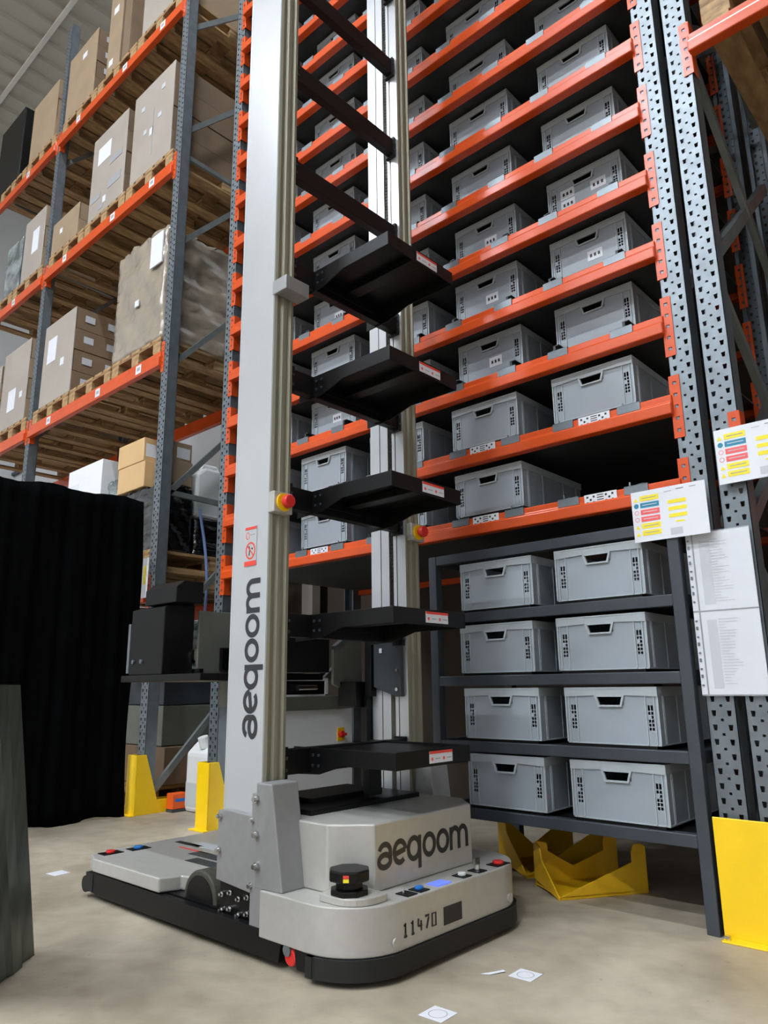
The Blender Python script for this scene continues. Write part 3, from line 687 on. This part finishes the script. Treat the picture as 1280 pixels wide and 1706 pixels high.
for (x0, x1, y0, y1, m_) in ((-3.16, -2.98, 2.02, 2.05, 'print_black'), (-3.06, -2.83, 2.03, 2.10, 'print_pale'), (-3.05, -2.82, 1.97, 1.98, 'print_red'), (-2.90, -2.36, 1.92, 1.98, 'steel_dark'), (-2.80, -2.36, 1.84, 1.90, 'steel_dark'), (-2.5, -2.36, 1.78, 1.81, 'print_red')):
    sub('deck_slot' if m_ in ('steel_dark', 'print_black') else 'deck_label', MB().box(x0, x1, y0, y1, .1585, .1600), m_, deck)
# drive wheels
for s_ in (0, 1):
    y0, y1 = (1.665, 1.725) if not s_ else (mir(1.725), mir(1.665))
    w = MB().tube((-2.43, y0, .106), (-2.43, y1, .106), .100, 40).build('drive_wheel', 'wheel', rob, bevel=.006)
    f_ = y0-.002 if not s_ else y1+.002
    sub('wheel_disc', MB().tube((-2.43, f_, .106), (-2.43, (y0+y1)/2, .106), .082, 32), 'black_plastic', w)
# mast foot brackets
for s_ in (0, 1):
    def yy(v): return v if not s_ else mir(v)
    def bx(x0, x1, ya, yb, z0, z1):
        a, c = sorted((yy(ya), yy(yb))); return MB().box(x0, x1, a, c, z0, z1)
    bk = bx(-2.30, -2.09, 1.66, 1.665, .075, .20).build('bracket', 'black_metal', rob)
    for i in range(4):
        for j in range(2):
            x = -2.275+.047*i; z = .105+.05*j+(.012 if i % 2 else 0)
            sub('bolt', MB().tube((x, yy(1.66), z), (x, yy(1.648), z), .009, 8).tube((x, yy(1.66), z), (x, yy(1.638), z), .005, 8), 'chrome', bk)
    a, c = sorted((yy(1.63), yy(1.655)))
    pl = MB().prism([(-2.285, .205), (-2.09, .19), (-2.085, .425), (-2.225, .432), (-2.285, .428)], a, c, 'y').build('mast_plate', 'silver_dark', rob, bevel=.002)
    pl2 = bx(-2.09, -2.03, 1.625, 1.655, .085, .50).build('mast_plate', 'silver_dark', rob, bevel=.002)
    for x, z in ((-2.27, .41), (-2.27, .30), (-2.085, .415), (-2.085, .215)):
        sub('bolt', MB().tube((x, yy(1.632), z), (x, yy(1.612), z), .007, 8).tube((x, yy(1.63), z), (x, yy(1.622), z), .011, 6), 'chrome', pl)
    # tapered guard
    g = MB(); n0 = [(-2.065, 1.622, .205), (-1.935, 1.640, .2125), (-1.985, 1.626, .535), (-2.065, 1.622, .535)]
    P = [(-2.065, yy(1.622), .2125), (-1.938, yy(1.634), .2125), (-1.938, yy(1.742), .2125), (-2.065, yy(1.742), .2125),
         (-2.065, yy(1.622), .535), (-1.986, yy(1.622), .535), (-1.986, yy(1.735), .535), (-2.065, yy(1.735), .535)]
    g.add(P, [(0,3,2,1),(4,5,6,7),(0,1,5,4),(1,2,6,5),(2,3,7,6),(3,0,4,7)])
    gd = g.build('mast_guard', 'silver_dark', rob, bevel=.004)
    for x, z in ((-2.058, .485), (-2.056, .375), (-2.05, .28)):
        sub('bolt', MB().tube((x, yy(1.622), z), (x, yy(1.602), z), .008, 8).tube((x, yy(1.622), z), (x, yy(1.612), z), .013, 6), 'chrome', gd)
# masts
MT = 5.6
def mast(near):
    yo, yi = (1.66, 1.755) if near else (mir(1.66), mir(1.755)); sg = 1 if near else -1
    def y(t): return yo+sg*t
    # +X face grooved, inner face with rails
    pts = [(-2.285, y(0)), (-2.08, y(0)), (-2.076, y(.012)), (-2.088, y(.020)), (-2.088, y(.034)), (-2.076, y(.042)), (-2.076, y(.056)), (-2.086, y(.064)), (-2.086, y(.074)), (-2.076, y(.082)), (-2.078, y(.095))]
    pts += [(-2.126, y(.095)), (-2.126, y(.090)), (-2.132, y(.090)), (-2.132, y(.095)), (-2.150, y(.095)), (-2.150, y(.070)), (-2.176, y(.070)), (-2.176, y(.095)), (-2.222, y(.095)), (-2.222, y(.090)), (-2.228, y(.090)), (-2.228, y(.095)), (-2.285, y(.095))]
    mb = MB().prism(pts if near else pts[::-1], .20, MT)
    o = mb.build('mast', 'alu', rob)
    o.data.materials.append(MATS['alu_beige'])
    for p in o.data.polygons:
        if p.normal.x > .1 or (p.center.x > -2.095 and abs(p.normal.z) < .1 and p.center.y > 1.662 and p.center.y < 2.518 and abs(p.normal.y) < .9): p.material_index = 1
    if near:
        cvr = sub('face_panel', MB().box(-2.287, -2.082, 1.657, 1.6598, .20, MT), 'mast_white', o)
        sub('panel_seam', MB().box(-2.292, -2.286, 1.656, 1.70, .20, MT), 'alu', o)
    return o
mn = mast(True); mf = mast(False)
logo(mn, (-2.118, 1.6562, .672), (0, 0, 1), (-1, 0, 0), .080, .565)
# chain in the far mast
cb = MB()
for i in range(int((MT-1.18)/.018)):
    z = 1.18+i*.018; cb.box(-2.171, -2.155, mir(1.742), mir(1.750), z, z+.010); cb.box(-2.167, -2.159, mir(1.745), mir(1.748), z+.009, z+.0185)
ch_ = cb.build('chain', 'black_metal', rob); ch_['kind'] = 'stuff'
# emergency stops and warning label on the masts
def estop(x, y, z, sgn):
    b_ = MB().box(x, x+.036, y-.045, y+.045, z-.04, z+.04).build('stop_box', 'silver', rob, bevel=.004)
    sub('stop_ring', MB().tube((x+.036, y, z), (x+.044, y, z), .034, 24), 'yellow', b_)
    sub('stop_button', MB().tube((x+.044, y, z), (x+.056, y, z), .017, 20).tube((x+.056, y, z), (x+.078, y, z), .026, 24, .024), 'red', b_, bevel=.004)
estop(-2.085, 1.70, 1.512, 1); estop(-2.085, mir(1.70), 1.512, -1)
MB().box(-2.09, -2.005, 1.655, 1.668, 2.362, 2.422).box(-2.075, -2.005, 1.668, 1.775, 2.362, 2.422).build('cable_clamp', 'silver_dark', rob, bevel=.003)
ws = sub('warning_label', MB().box(-2.215, -2.145, 1.6545, 1.6565, 1.285, 1.435), 'mast_white', mn)
sub('label_band', MB().box(-2.215, -2.145, 1.6535, 1.6544, 1.285, 1.303), 'print_red', mn); sub('label_band', MB().box(-2.213, -2.147, 1.6535, 1.6544, 1.423, 1.433), 'print_red', mn)
rg = MB(); Mx = frame2d((-2.18, 1.6538, 1.342), (1, 0, 0), (0, 0, 1), 1); ribbon(rg, ell(0, 0, .026, .030, 0, 360, 28), .006, Mx); ribbon(rg, [(-.018, .02), (.018, -.02)], .005, Mx); sub('prohibition_ring', rg, 'print_red', mn)
rg = MB(); Mx = frame2d((-2.198, 1.6538, 1.400), (1, 0, 0), (0, 0, 1), 1); ribbon(rg, ell(0, 0, .010, .013, 0, 360, 16), .003, Mx); sub('prohibition_ring', rg, 'print_coral', mn)
rg = MB(); Mx = frame2d((-2.18, 1.6541, 1.342), (1, 0, 0), (0, 0, 1), 1); ribbon(rg, [(-.008, -.018), (-.004, .005), (-.01, .018)], .006, Mx); ribbon(rg, [(.008, .005), (.012, .01)], .009, Mx); sub('pictogram', rg, 'print_black', mn)
sub('label_text', MB().box(-2.182, -2.155, 1.6538, 1.6544, 1.401, 1.404), 'print_grey', mn)
# trays and crossbars
TZ = [.630, 1.113, 1.600, 2.088, 2.572]
BZ = TZ+[3.06, 3.56, 4.05, 4.54, 5.03]
for i, z in enumerate(BZ):
    cbm = MB().box(-2.135, -2.095, 1.757, mir(1.757), z-.088, z-.001).build('crossbar', 'black_metal', rob, bevel=.003)
    for yb in (1.767, mir(1.767)):
        eb = sub('end_bracket', MB().box(-2.145, -2.088, yb-.009, yb+.009, z-.10, z+.008), 'black_metal', cbm)
        for zb in (z-.03, z-.07): sub('bolt', MB().tube((-2.088, yb, zb), (-2.083, yb, zb), .006, 8), 'steel_dark', cbm)
for i, z in enumerate(TZ):
    x0, x1, y0, y1, h = -2.094, -1.675, 1.885, 2.30, .058
    tm = MB().box(x0, x1, y0+.004, y1-.004, z-.012, z-.008)
    for ys in (y0, y1-.004):
        tm.prism([(x0-.09, z-.098), (x0+.05, z-.092), (x0+.17, z-h), (x1, z-h), (x1, z), (x0-.09, z)], ys, ys+.004, 'y')
    tm.box(x1-.004, x1, y0+.004, y1-.004, z-h, z).box(x0, x0+.004, y0+.004, y1-.004, z-h, z)
    tr = tm.build('tray', 'black_metal', rob, bevel=.002)
    st = sub('warning_label', MB().box(x1, x1+.001, 2.06, 2.19, z-h+.010, z-.008), 'paper', tr)
    sub('label_band', MB().box(x1+.001, x1+.0016, 2.06, 2.19, z-.017, z-.008), 'print_red', tr)
    for yb in (2.075, 2.14): sub('label_icon', MB().tube((x1+.001, yb, z-.034), (x1+.0016, yb, z-.034), .006, 12), 'print_coral', tr)
    for yb in (2.092, 2.157): sub('label_text', MB().box(x1+.001, x1+.0015, yb, yb+.028, z-.035, z-.032), 'print_grey', tr)
    for xb in (-2.075, -2.045):
        for zb in (z-.062, z-.026): sub('bolt', MB().tube((xb, y0, zb), (xb, y0-.005, zb), .005, 8), 'steel_dark', tr)
    MB().box(-2.085, -1.682, 2.06, 2.12, z-.040, z-.0125).build('tray_stiffener', 'black_metal', rob, bevel=.003)
# tote handler behind the masts
hz = .905
hd = MB().box(-3.24, -2.60, 1.74, 2.42, hz-.03, hz).build('handler_platform', 'black_metal', rob, bevel=.004)
hb = MB().prism([(1.75, hz), (1.905, hz), (1.905, 1.215), (1.80, 1.215), (1.75, 1.20)], -3.19, -2.91, 'x').build('handler_housing', 'black_metal', rob, bevel=.004)
sub('motor_cover', MB().prism([(1.76, 1.2155), (1.90, 1.2155), (1.90, 1.315), (1.80, 1.315), (1.76, 1.285)], -3.10, -2.84, 'x'), 'black_metal', hb, bevel=.004)
sub('edge_strip', MB().box(-3.215, -3.195, 1.75, 1.78, hz+.01, 1.14), 'galv', hb)
for x in (-3.15, -3.08): sub('bolt', MB().tube((x, 1.75, hz+.06), (x, 1.742, hz+.06), .010, 8), 'galv_dark', hb)
MB().box(-2.90, -2.885, 1.915, 2.22, hz, 1.19).build('side_plate', 'panel_grey', rob, bevel=.002)
MB().tube((-2.9, 1.92, .985), (-3.0, 1.92, .985), .035, 20).tube((-2.9, 1.9, .96), (-3.08, 1.9, .96), .012, 12).build('motor', 'chrome', rob)
MB().box(-3.0, -2.86, 1.91, 1.93, hz, hz+.025).build('guide_strip', 'chrome', rob)
MB().box(-2.905, -2.895, 1.925, 1.935, 1.045, 1.060).build('indicator', 'led_red', rob)
MB().box(-2.884, -2.86, 2.03, 2.10, hz+.02, hz+.12).build('sensor_block', 'black_plastic', rob)
MB().box(-2.72, -2.42, 1.98, 2.29, hz, 1.10).build('fork_drive_box', 'black_plastic', rob, bevel=.003)
MB().prism([(2.30, hz-.05), (2.48, hz-.12), (2.48, 1.10), (2.45, 1.10), (2.30, 1.005)], -2.42, -2.405, 'x').build('guide_plate', 'panel_grey', rob, bevel=.002)
MB().bar((-2.40, 2.30, 1.012), (-2.40, 2.45, 1.108), .03, .02).build('guide_edge', 'galv_dark', rob)
MB().box(-2.30, -2.262, 2.39, 2.43, .80, 1.10).build('carriage', 'black_metal', rob, bevel=.003)
MB().box(-2.42, -2.31, 2.34, 2.43, .755, .865).build('carriage_motor', 'black_plastic', rob, bevel=.006)
MB().box(-2.16, -2.09, 2.38, 2.424, 1.115, 1.165).build('belt_tensioner', 'black_plastic', rob, bevel=.004)
MB().box(-2.30, -2.17, 2.38, 2.42, 1.12, 1.142).build('tensioner_arm', 'alu', rob, bevel=.003)
cp = MB().prism([(-2.26, .84), (-2.13, .80), (-2.10, .80), (-2.10, 1.10), (-2.26, 1.10)], 2.405, 2.425, 'y').build('carriage_plate', 'steel_dark', rob, bevel=.002)
for x, z in ((-2.12, .83), (-2.12, .91), (-2.12, 1.08), (-2.24, 1.08)): sub('bolt', MB().tube((x, 2.405, z), (x, 2.396, z), .008, 8), 'chrome', cp)
MB().box(-2.22, -2.205, 2.399, 2.404, .985, 1.005).build('tag', 'paper', rob)
MB().box(-2.325, -2.288, 2.39, 2.44, .434, .80).build('cable_carrier', 'black_plastic', rob)
MB().tube((-2.72, 2.0, hz-.14), (-2.72, 2.0, hz-.031), .07, 24).build('turntable', 'panel_grey', rob)
MB().box(-2.06, -2.03, 2.13, 2.20, .44, .58).build('lower_carriage', 'black_plastic', rob)

# ---------------------------------------------------------------- workstation seen between the masts
wsn = empty('work_cabinet', 'white machine cabinet with a grey top and red rotary switch, seen between the masts', 'cabinet', (-3.85, 3.35, 0))
MB().box(-4.0, -3.70, 2.96, 3.72, .0, .70).build('body', 'white_plastic', wsn, bevel=.004)
MB().box(-4.02, -3.68, 2.94, 3.64, .7005, .785).build('top_slab', 'slab_grey', wsn, bevel=.004)
sw = MB().box(-3.70, -3.694, 3.575, 3.635, .49, .575).build('switch_plate', 'yellow', wsn)
sub('switch_knob', MB().tube((-3.694, 3.60, .533), (-3.67, 3.60, .533), .022, 16).box(-3.67, -3.655, 3.575, 3.625, .525, .541), 'red', sw)
pr_ = empty('label_printer', 'white framed device with a black front standing on the grey cabinet top', 'device', (-3.85, 3.2, .786))
MB().box(-4.0, -3.72, 2.96, 3.50, .7855, .90).build('casing', 'black_plastic', pr_, bevel=.004)
fr = MB().box(-3.72, -3.712, 2.96, 3.50, .884, .902).box(-3.72, -3.712, 3.475, 3.50, .786, .884).box(-3.72, -3.712, 2.96, 3.50, .7855, .797).build('front_frame', 'white_plastic', pr_)
MB().tube((-3.70, 3.22, .84), (-3.70, 3.38, .84), .018, 16).build('roller', 'chrome', pr_)
MB().box(-3.95, -3.76, 2.98, 3.12, .902, .93).build('knob_cover', 'white_plastic', pr_, bevel=.006)

# ---------------------------------------------------------------- signs and papers on the posts
def sign(name, label, x0, x1, z0, z1, y):
    k_ = y/2.84; x0, x1, z0, z1 = x0*k_, x1*k_, CAMH+(z0-CAMH)*k_, CAMH+(z1-CAMH)*k_      # measured on the post plane
    e = empty(name, label, 'sign', ((x0+x1)/2, y, z0))
    MB().box(x0, x1, y, y+.003, z0, z1).build('board', 'paper', e)
    W_, H_ = x1-x0, z1-z0; t = y-.0008
    def r_(nm, a, c, w, h, m_): MB().box(x0+a*W_, x0+(a+w)*W_, t, y-.0002, z0+c*H_, z0+(c+h)*H_).build(nm, m_, e)
    def tri(a, c, s):
        MB().prism([(x0+a*W_, z0+c*H_), (x0+(a+s)*W_, z0+c*H_), (x0+(a+s/2)*W_, z0+c*H_+s*W_*.85)], t, y-.0002, 'y').build('warning_triangle', 'print_yellow', e)
    for i, m_ in enumerate(('print_yellow', 'print_blue', 'print_coral', 'print_coral', 'print_yellow', 'print_yellow')):
        c = .80-.137*i
        r_('notice_band', .12, c, .26, .10, m_)
        MB().box(x0+.15*W_, x0+.35*W_, t-.0004, t, z0+(c+.045)*H_, z0+(c+.06)*H_).build('notice_text', 'print_grey' if m_ == 'print_yellow' else 'print_pale', e)
        if m_ == 'print_yellow': tri(.03, c, .065)
        elif m_ == 'print_blue': MB().tube((x0+.065*W_, y, z0+(c+.05)*H_), (x0+.065*W_, t, z0+(c+.05)*H_), .034*W_, 16).build('mandatory_disc', 'print_blue', e)
        else:
            rg = MB(); ribbon(rg, ell(0, 0, .028*W_, .028*W_, 0, 360, 16), .006*W_, frame2d((x0+.065*W_, t, z0+(c+.05)*H_), (1, 0, 0), (0, 0, 1), 1)); rg.build('prohibition_ring', 'print_coral', e)
    for i in range(3): r_('side_band', .50, .66-.135*i, .24, .07, 'print_yellow')
    r_('side_band', .58, .29, .12, .03, 'print_yellow'); r_('table_print', .50, .06, .16, .13, 'print_pale')
    r_('heading_text', .46, .90, .1, .02, 'print_pale'); r_('heading_text', .62, .92, .1, .02, 'print_grey'); r_('heading_text', .80, .92, .08, .015, 'print_grey')
    return e
sign('safety_sign', 'white safety notice with coloured bands on the beam end beside the bins', -1.208, -.912, 1.395, 1.603, 2.78)
sign('safety_sign', 'white safety notice with coloured bands on the second perforated post', -.858, -.565, 1.57, 1.785, 2.80)
def sheet(label, z0, z1, seed):
    e = empty('notice_sheet', label, 'paper', (-.89, 2.82, z0), 'printed sheets taped to the posts')
    MB().box(-.975, -.772, 2.822, 2.8235, z0, z1).build('page', 'paper', e)
    rnd = random.Random(seed); z = z1-.03; tb = MB(); gb = MB()
    gb.box(-.955, -.915 if seed == 1 else -.92, 2.8212, 2.8216, z0+.02, z1-.03)
    while z > z0+.03:
        tb.box(-.915, -.915+.02+.05*rnd.random(), 2.8205, 2.8211, z, z+.003); z -= .0105
    tb.build('print_lines', 'print_pale', e)['kind'] = 'stuff'; gb.build('print_column', 'print_pale', e)
    sl = MB(); n_ = 10
    sl.box(-1.0, -.770, 2.8185, 2.8192, z0-.005, z1+.004).build('clear_sleeve', 'sleeve', e)
    hb = MB()
    for i in range(9): hb.box(-.996, -.988, 2.8165, 2.818, z0+.03+.029*i, z0+.03+.029*i+(.012 if i % 2 else .006))
    hb.build('binder_strip', 'galv_dark', e)
    MB().box(-1.0, -.98, 2.8193, 2.8200, z0, z1).build('sleeve_edge', 'paper', e)
sheet('upper printed sheet in a clear sleeve on the perforated posts', 1.103, 1.394, 1)
sheet('lower printed sheet in a clear sleeve on the perforated posts', .800, 1.097, 2)

# ---------------------------------------------------------------- yellow protectors
sh = empty('post_shield', 'broad yellow steel shield bolted in front of the two perforated posts', 'guard', (-.7, 2.8, 0))
MB().prism([(-1.006, .0), (-.42, .0), (-.42, .385), (-1.006, .385)], 2.795, 2.802, 'y').build('plate', 'yellow', sh, bevel=.003)
MB().box(-1.0, -.42, 2.745, 2.794, .0, .006).build('foot', 'yellow', sh, bevel=.002)
for x in (-.985, -.6): MB().tube((x, 2.77, .006), (x, 2.77, .018), .010, 8).build('bolt', 'chrome', sh)
def protector(label, x, tail):
    x -= .007
    e = empty('post_protector', label, 'guard', (x+.06, 2.8, 0))
    MB().box(x, x+.124, 2.775, 2.783, 0, .395).build('front_plate', 'yellow', e, bevel=.003)
    prf = [(2.783, 0), (2.783+tail, 0), (2.783+tail, .07), (2.95, .09), (2.85, .395), (2.783, .395)]
    MB().prism(prf, x+.102, x+.124, 'x').build('side_plate', 'yellow', e, bevel=.002)
    MB().prism(prf, x, x+.008, 'x').build('side_plate', 'yellow', e, bevel=.002)
    MB().box(x-.02, x+.144, 2.74, 2.775, 0, .008).build('foot', 'yellow', e, bevel=.002)
    return e
protector('yellow post protector with sloping side at the foot of the curtain-side upright', -4.985, .62)
protector('yellow post protector at the foot of the upright behind the robot mast', -4.125, .62)
# orange ratchet block and low clear guard rail between them
os_ = empty('strap_block', 'orange block with a purple mark hanging on the low rail by the protector', 'strap', (-4.75, 3.2, 0))
MB().box(-4.86, -4.78, 3.02, 3.14, .02, .125).build('block', 'orange_strap', os_, bevel=.006); MB().box(-4.779, -4.778, 3.04, 3.12, .07, .09).build('mark', 'blue', os_); MB().box(-4.86, -4.78, 3.02, 3.14, .0, .019).build('foot', 'steel_dark', os_)
gr = empty('low_rail', 'low grey rail running along the floor between the yellow protectors', 'rail', (-4.8, 3.5, 0))
MB().box(-4.85, -4.83, 3.16, 4.0, .055, .12).build('rail', 'galv_dark', gr); MB().box(-4.86, -4.82, 3.2, 3.23, 0, .055).build('foot', 'orange_strap', gr); MB().box(-4.86, -4.82, 3.8, 3.83, 0, .055).build('foot', 'orange_strap', gr)
# loose yellow guards lying under the steel shelf
def loose(label, P, Q, R_, h1, h2):
    e = empty('loose_guard', label, 'guard', (P[0], P[1], 0))
    P = Vector((P[0], P[1], 0)); Q = Vector((Q[0], Q[1], 0)); R_ = Vector((R_[0], R_[1], 0)); S = R_+(Q-P)
    def wall(a, b_, pr, name): MB().plate([a+(b_-a)*t+Vector((0, 0, h)) for t, h in pr], .006).build(name, 'yellow_dull', e, bevel=.002)
    wall(P, Q, [(0, .0), (1, .0), (1, h2), (.95, h2+.012), (.86, h2+.01), (.83, h2-.02), (.83, h1*.72), (0, .012)], 'side_wall')
    wall(R_, S, [(0, .0), (1, .0), (1, h2), (.95, h2+.012), (.86, h2+.01), (.83, h2-.02), (.83, h1*.72), (.45, .07), (.16, h1*.8), (.15, h1), (.03, h1+.01), (0, h1)], 'side_wall')
    wall(P, R_, [(0, 0), (1, .03), (1, h1), (.85, h1+.01), (.72, h1*.98), (.66, h1*.7), (0, .012)], 'end_wall')
    MB().plate([P+Vector((0, 0, .008)), R_+Vector((0, 0, .008)), S+Vector((0, 0, .008)), Q+Vector((0, 0, .008))], .006).build('web', 'yellow_dull', e)
loose('bent yellow guard lying loose on the floor under the steel shelf', (-1.648, 2.835), (-1.426, 3.167), (-1.84, 2.97), .17, .18)
loose('second bent yellow guard lying further back beside the robot', (-1.93, 3.05), (-1.75, 3.45), (-2.19, 3.22), .22, .2)

# ---------------------------------------------------------------- curtain and metal corner on the left
cu = empty('curtain', 'black velvet curtain hanging beside the pallet rack', 'curtain', (-4.95, 2.1, 0))
mb = MB(); NY, NZ = 160, 24; ya, yb = 1.3, 2.735
for k in range(NZ+1):
    for i in range(NY+1):
        t = i/NY; z = .006+2.2*k/NZ+.0*t; y = ya+(yb-ya)*t
        a = .014*math.sin(y*17+math.sin(k*.15))+.008*math.sin(y*39+1.3)+.006*math.sin(y*71+k*.05)
        fl = 1-.3*k/NZ
        mb.v.append((-4.93+a*fl, y-(.02*math.sin(k*.28) if t > .93 else 0), z+(.012*math.sin(y*13) if k in (0, NZ) else 0)+(.015*t if k == NZ else 0)))
for k in range(NZ):
    for i in range(NY): mb.f.append((k*(NY+1)+i, k*(NY+1)+i+1, (k+1)*(NY+1)+i+1, (k+1)*(NY+1)+i))
mb.build('cloth', 'velvet', cu, smooth=True, solid=.004)
MB().tube((-4.97, 1.3, 2.19), (-4.97, 2.74, 2.19), .012).build('rod', 'black_metal', cu)
for y in (1.34, 2.70): MB().tube((-4.99, y, 0), (-4.99, y, 2.19), .012).box(-5.15, -4.985, y-.02, y+.02, 0, .01).build('stand', 'black_metal', cu)
sc_ = empty('sign_card', 'white and yellow card hung on the upright beside the curtain', 'sign', (-4.93, 2.82, 1.5))
MB().box(-5.0, -4.92, 2.80, 2.803, 1.50, 1.80).build('card', 'paper', sc_); MB().box(-4.985, -4.945, 2.7985, 2.7995, 1.6, 1.74).build('band', 'print_yellow', sc_)
mc = empty('corner_guard', 'grey-green folded sheet metal corner standing on the floor in the foreground', 'guard', (-2.6, 1.1, 0))
fp = [(-2.36, .86), (-2.47, .985), (-2.478, 1.005), (-2.52, 1.05), (-2.53, 1.075), (-2.575, 1.12), (-2.60, 1.125), (-2.655, 1.19), (-2.72, 1.17)]
mb = MB(); n_ = len(fp)
mb.add([(a, c, 0) for a, c in fp]+[(a+.20, c-.21, .862) for a, c in fp], [(i, i+1, n_+i+1, n_+i) for i in range(n_-1)])
mb.build('folded_sheet', 'guard_metal', mc, solid=.004)

# ---------------------------------------------------------------- floor stickers
def floor_tag(label, x, y, rot, s=.075, ring=True):
    e = empty('floor_marker', label, 'sticker', (x, y, .0006)); e.rotation_euler.z = R(rot)
    MB().box(-s/2, s/2, -s/2, s/2, 0, .0007).build('square', 'paper', e, local=True)
    if ring:
        rg = MB(); ribbon(rg, ell(0, 0, s*.33, s*.33, 0, 360, 32), s*.035, Matrix.Translation((0, 0, .0011))); rg.build('ring', 'print_grey', e, local=True)
floor_tag('white floor sticker with a grey ring beside the paper scrap', -1.343, 2.08, 2)
floor_tag('white floor sticker, mostly blank, further out in the aisle', -1.376, 1.701, 2)
floor_tag('white floor sticker left of the robot near the curtain', -3.69, 1.733, 4, .08, False)
o = MB().plate([(-1.45, 2.00, .002), (-1.425, 2.012, .002), (-1.40, 2.06, .004), (-1.412, 2.065, .004), (-1.43, 2.03, .003)], .0008).build('paper_scrap', 'paper'); tag(o, 'torn white paper scrap next to a floor sticker', 'paper')
